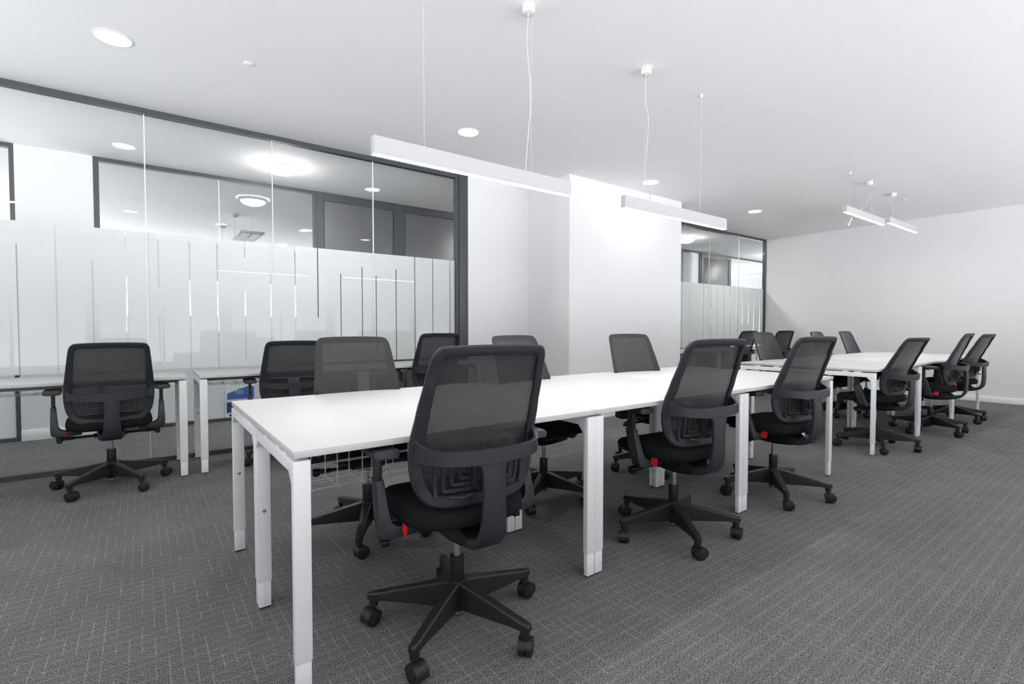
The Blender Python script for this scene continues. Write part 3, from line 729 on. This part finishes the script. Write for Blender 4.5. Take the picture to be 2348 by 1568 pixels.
def downlight(x, y, label, r_=.088, group='recessed round ceiling lights'):
    r = thing('recessed_downlight', label, 'ceiling light', (x, y, H), 0, group)
    b = B(); t = bmesh.new()
    n = 40; rings = []
    for rr, z in ((r_ + .012, 0), (r_ + .012, -.003), (r_ + .002, -.005), (r_, -.002)):
        rings.append([(rr * math.cos(2 * PI * k / n), rr * math.sin(2 * PI * k / n), z) for k in range(n)])
    t.free(); loft(b, rings, caps=False); obj('trim_ring', b, M_canopy, r)
    b = B(); cyl(b, (0, 0, -.002), r_, .003, 40); obj('diffuser', b, M_spot, r, smooth=False)
for x, y, lb in ((-.11, 3.88, 'round recessed ceiling light at top left of the photo, nearest the camera'),
                 (2.37, 3.84, 'round recessed ceiling light above the first long pendant lamp'),
                 (4.93, 3.84, 'round recessed ceiling light close above the white column'),
                 (7.42, 3.86, 'round recessed ceiling light furthest along, before the right glass partition')):
    downlight(x, y, lb)
for x, y in [(a, b) for b in (.25,) for a in (-1.4, 1.1, 3.6, 6.1, 8.6)]:  # out-of-view row added for extra room light
    downlight(x, y, 'unseen round recessed ceiling light added behind the camera', group='added unseen ceiling lights behind the camera')
for x in (-1.2, 2.4): downlight(x, 9.4, 'round recessed ceiling light added to brighten the room across the corridor', group='added ceiling lights across the corridor')  # extra lights put in to whiten the rooms behind the glass
for x in (-1.2, 2.4, 13): downlight(x, 11.3, 'round recessed ceiling light added to brighten the room across the corridor', group='added ceiling lights across the corridor')
def dome(x, y, lb):
    r = thing('dome_ceiling_light', lb, 'ceiling light', (x, y, H), 0, 'round dome lights of the corridor')
    n = 48; b = B()
    loft(b, [[(rr * math.cos(2 * PI * k / n), rr * math.sin(2 * PI * k / n), z) for k in range(n)] for rr, z in ((.185, -.004), (.19, -.010), (.170, -.040), (.158, -.040))]); obj('rim', b, M_rim, r)
    b = B(); loft(b, [[(rr * math.cos(2 * PI * k / n), rr * math.sin(2 * PI * k / n), z) for k in range(n)] for rr, z in ((.157, -.030), (.155, -.042), (.14, -.062), (.11, -.080), (.07, -.092), (.03, -.097), (.005, -.098))]); obj('shade', b, M_dome, r)
    b = B(); cyl(b, (0, 0, -.003), .205, .005, 48); obj('halo_plate', b, M_dome, r, smooth=False)
dome(1.238, 5.82, 'glowing dome ceiling light in the corridor, behind the left glass partition')
dome(8.549, 5.80, 'glowing dome ceiling light in the corridor, cut off by the column edge')
dome(4.9, 5.81, 'glowing dome ceiling light in the corridor, hidden behind the column')
dome(12.2, 5.81, 'glowing dome ceiling light in the corridor, beyond the far wall')
# smoke-detector-like blanking disc
b = B(); cyl(b, (0, 0, -.003), .028, .006, 28, bev=.001); o = obj('ceiling_cap', b, M_ceil, None, (.594, 3.723, H)); o['label'] = 'tiny flat round cap on the ceiling right of the brightest corner light'; o['category'] = 'ceiling cap'
# louvred office lamp and rod lamps in the room across the corridor
M_louv = mat('grey_louvre', (.35, .36, .37), .4)
r = thing('louvre_light', 'hanging louvred office lamp seen through both glass partitions', 'lamp', (1.40, 9.1, 2.56))
b = B(); bx(b, -.17, .17, -.5, .5, 0, .03, .004); obj('housing', b, M_lampb, r)
b = B()
for i in range(10):
    for s in (-1, 1): bx(b, s * .075 - .055, s * .075 + .055, -.42 + i * .085, -.38 + i * .085, -.006, .002)
obj('louvre', b, M_louv, r, smooth=False)
b = B()
for yy in (-.4, .4): tube(b, [(0, yy, .03), (0, yy, H - 2.56)], .0015, 6)
obj('suspension_wire', b, M_cable, r)
for x, y, lb in ((1.171, 8.75, 'rod lamp with round ceiling cup seen through both glass partitions, right of two'), (1.13, 9.85, 'rod lamp with round ceiling cup seen through both glass partitions, left of two')):
    r = thing('rod_light', lb, 'lamp', (x, y, H), 0, 'rod lamps across the corridor')
    b = B(); cyl(b, (0, 0, -.02), .055, .04, 32, bev=.002); obj('canopy', b, M_lampb, r)
    b = B(); cyl(b, (0, 0, -.28), .004, .5, 10); obj('rod', b, M_cable, r)
    b = B(); cyl(b, (0, 0, -.58), .03, .12, 24, r2=.015); obj('shade', b, M_lampb, r)
bpy.context.view_layer.update()
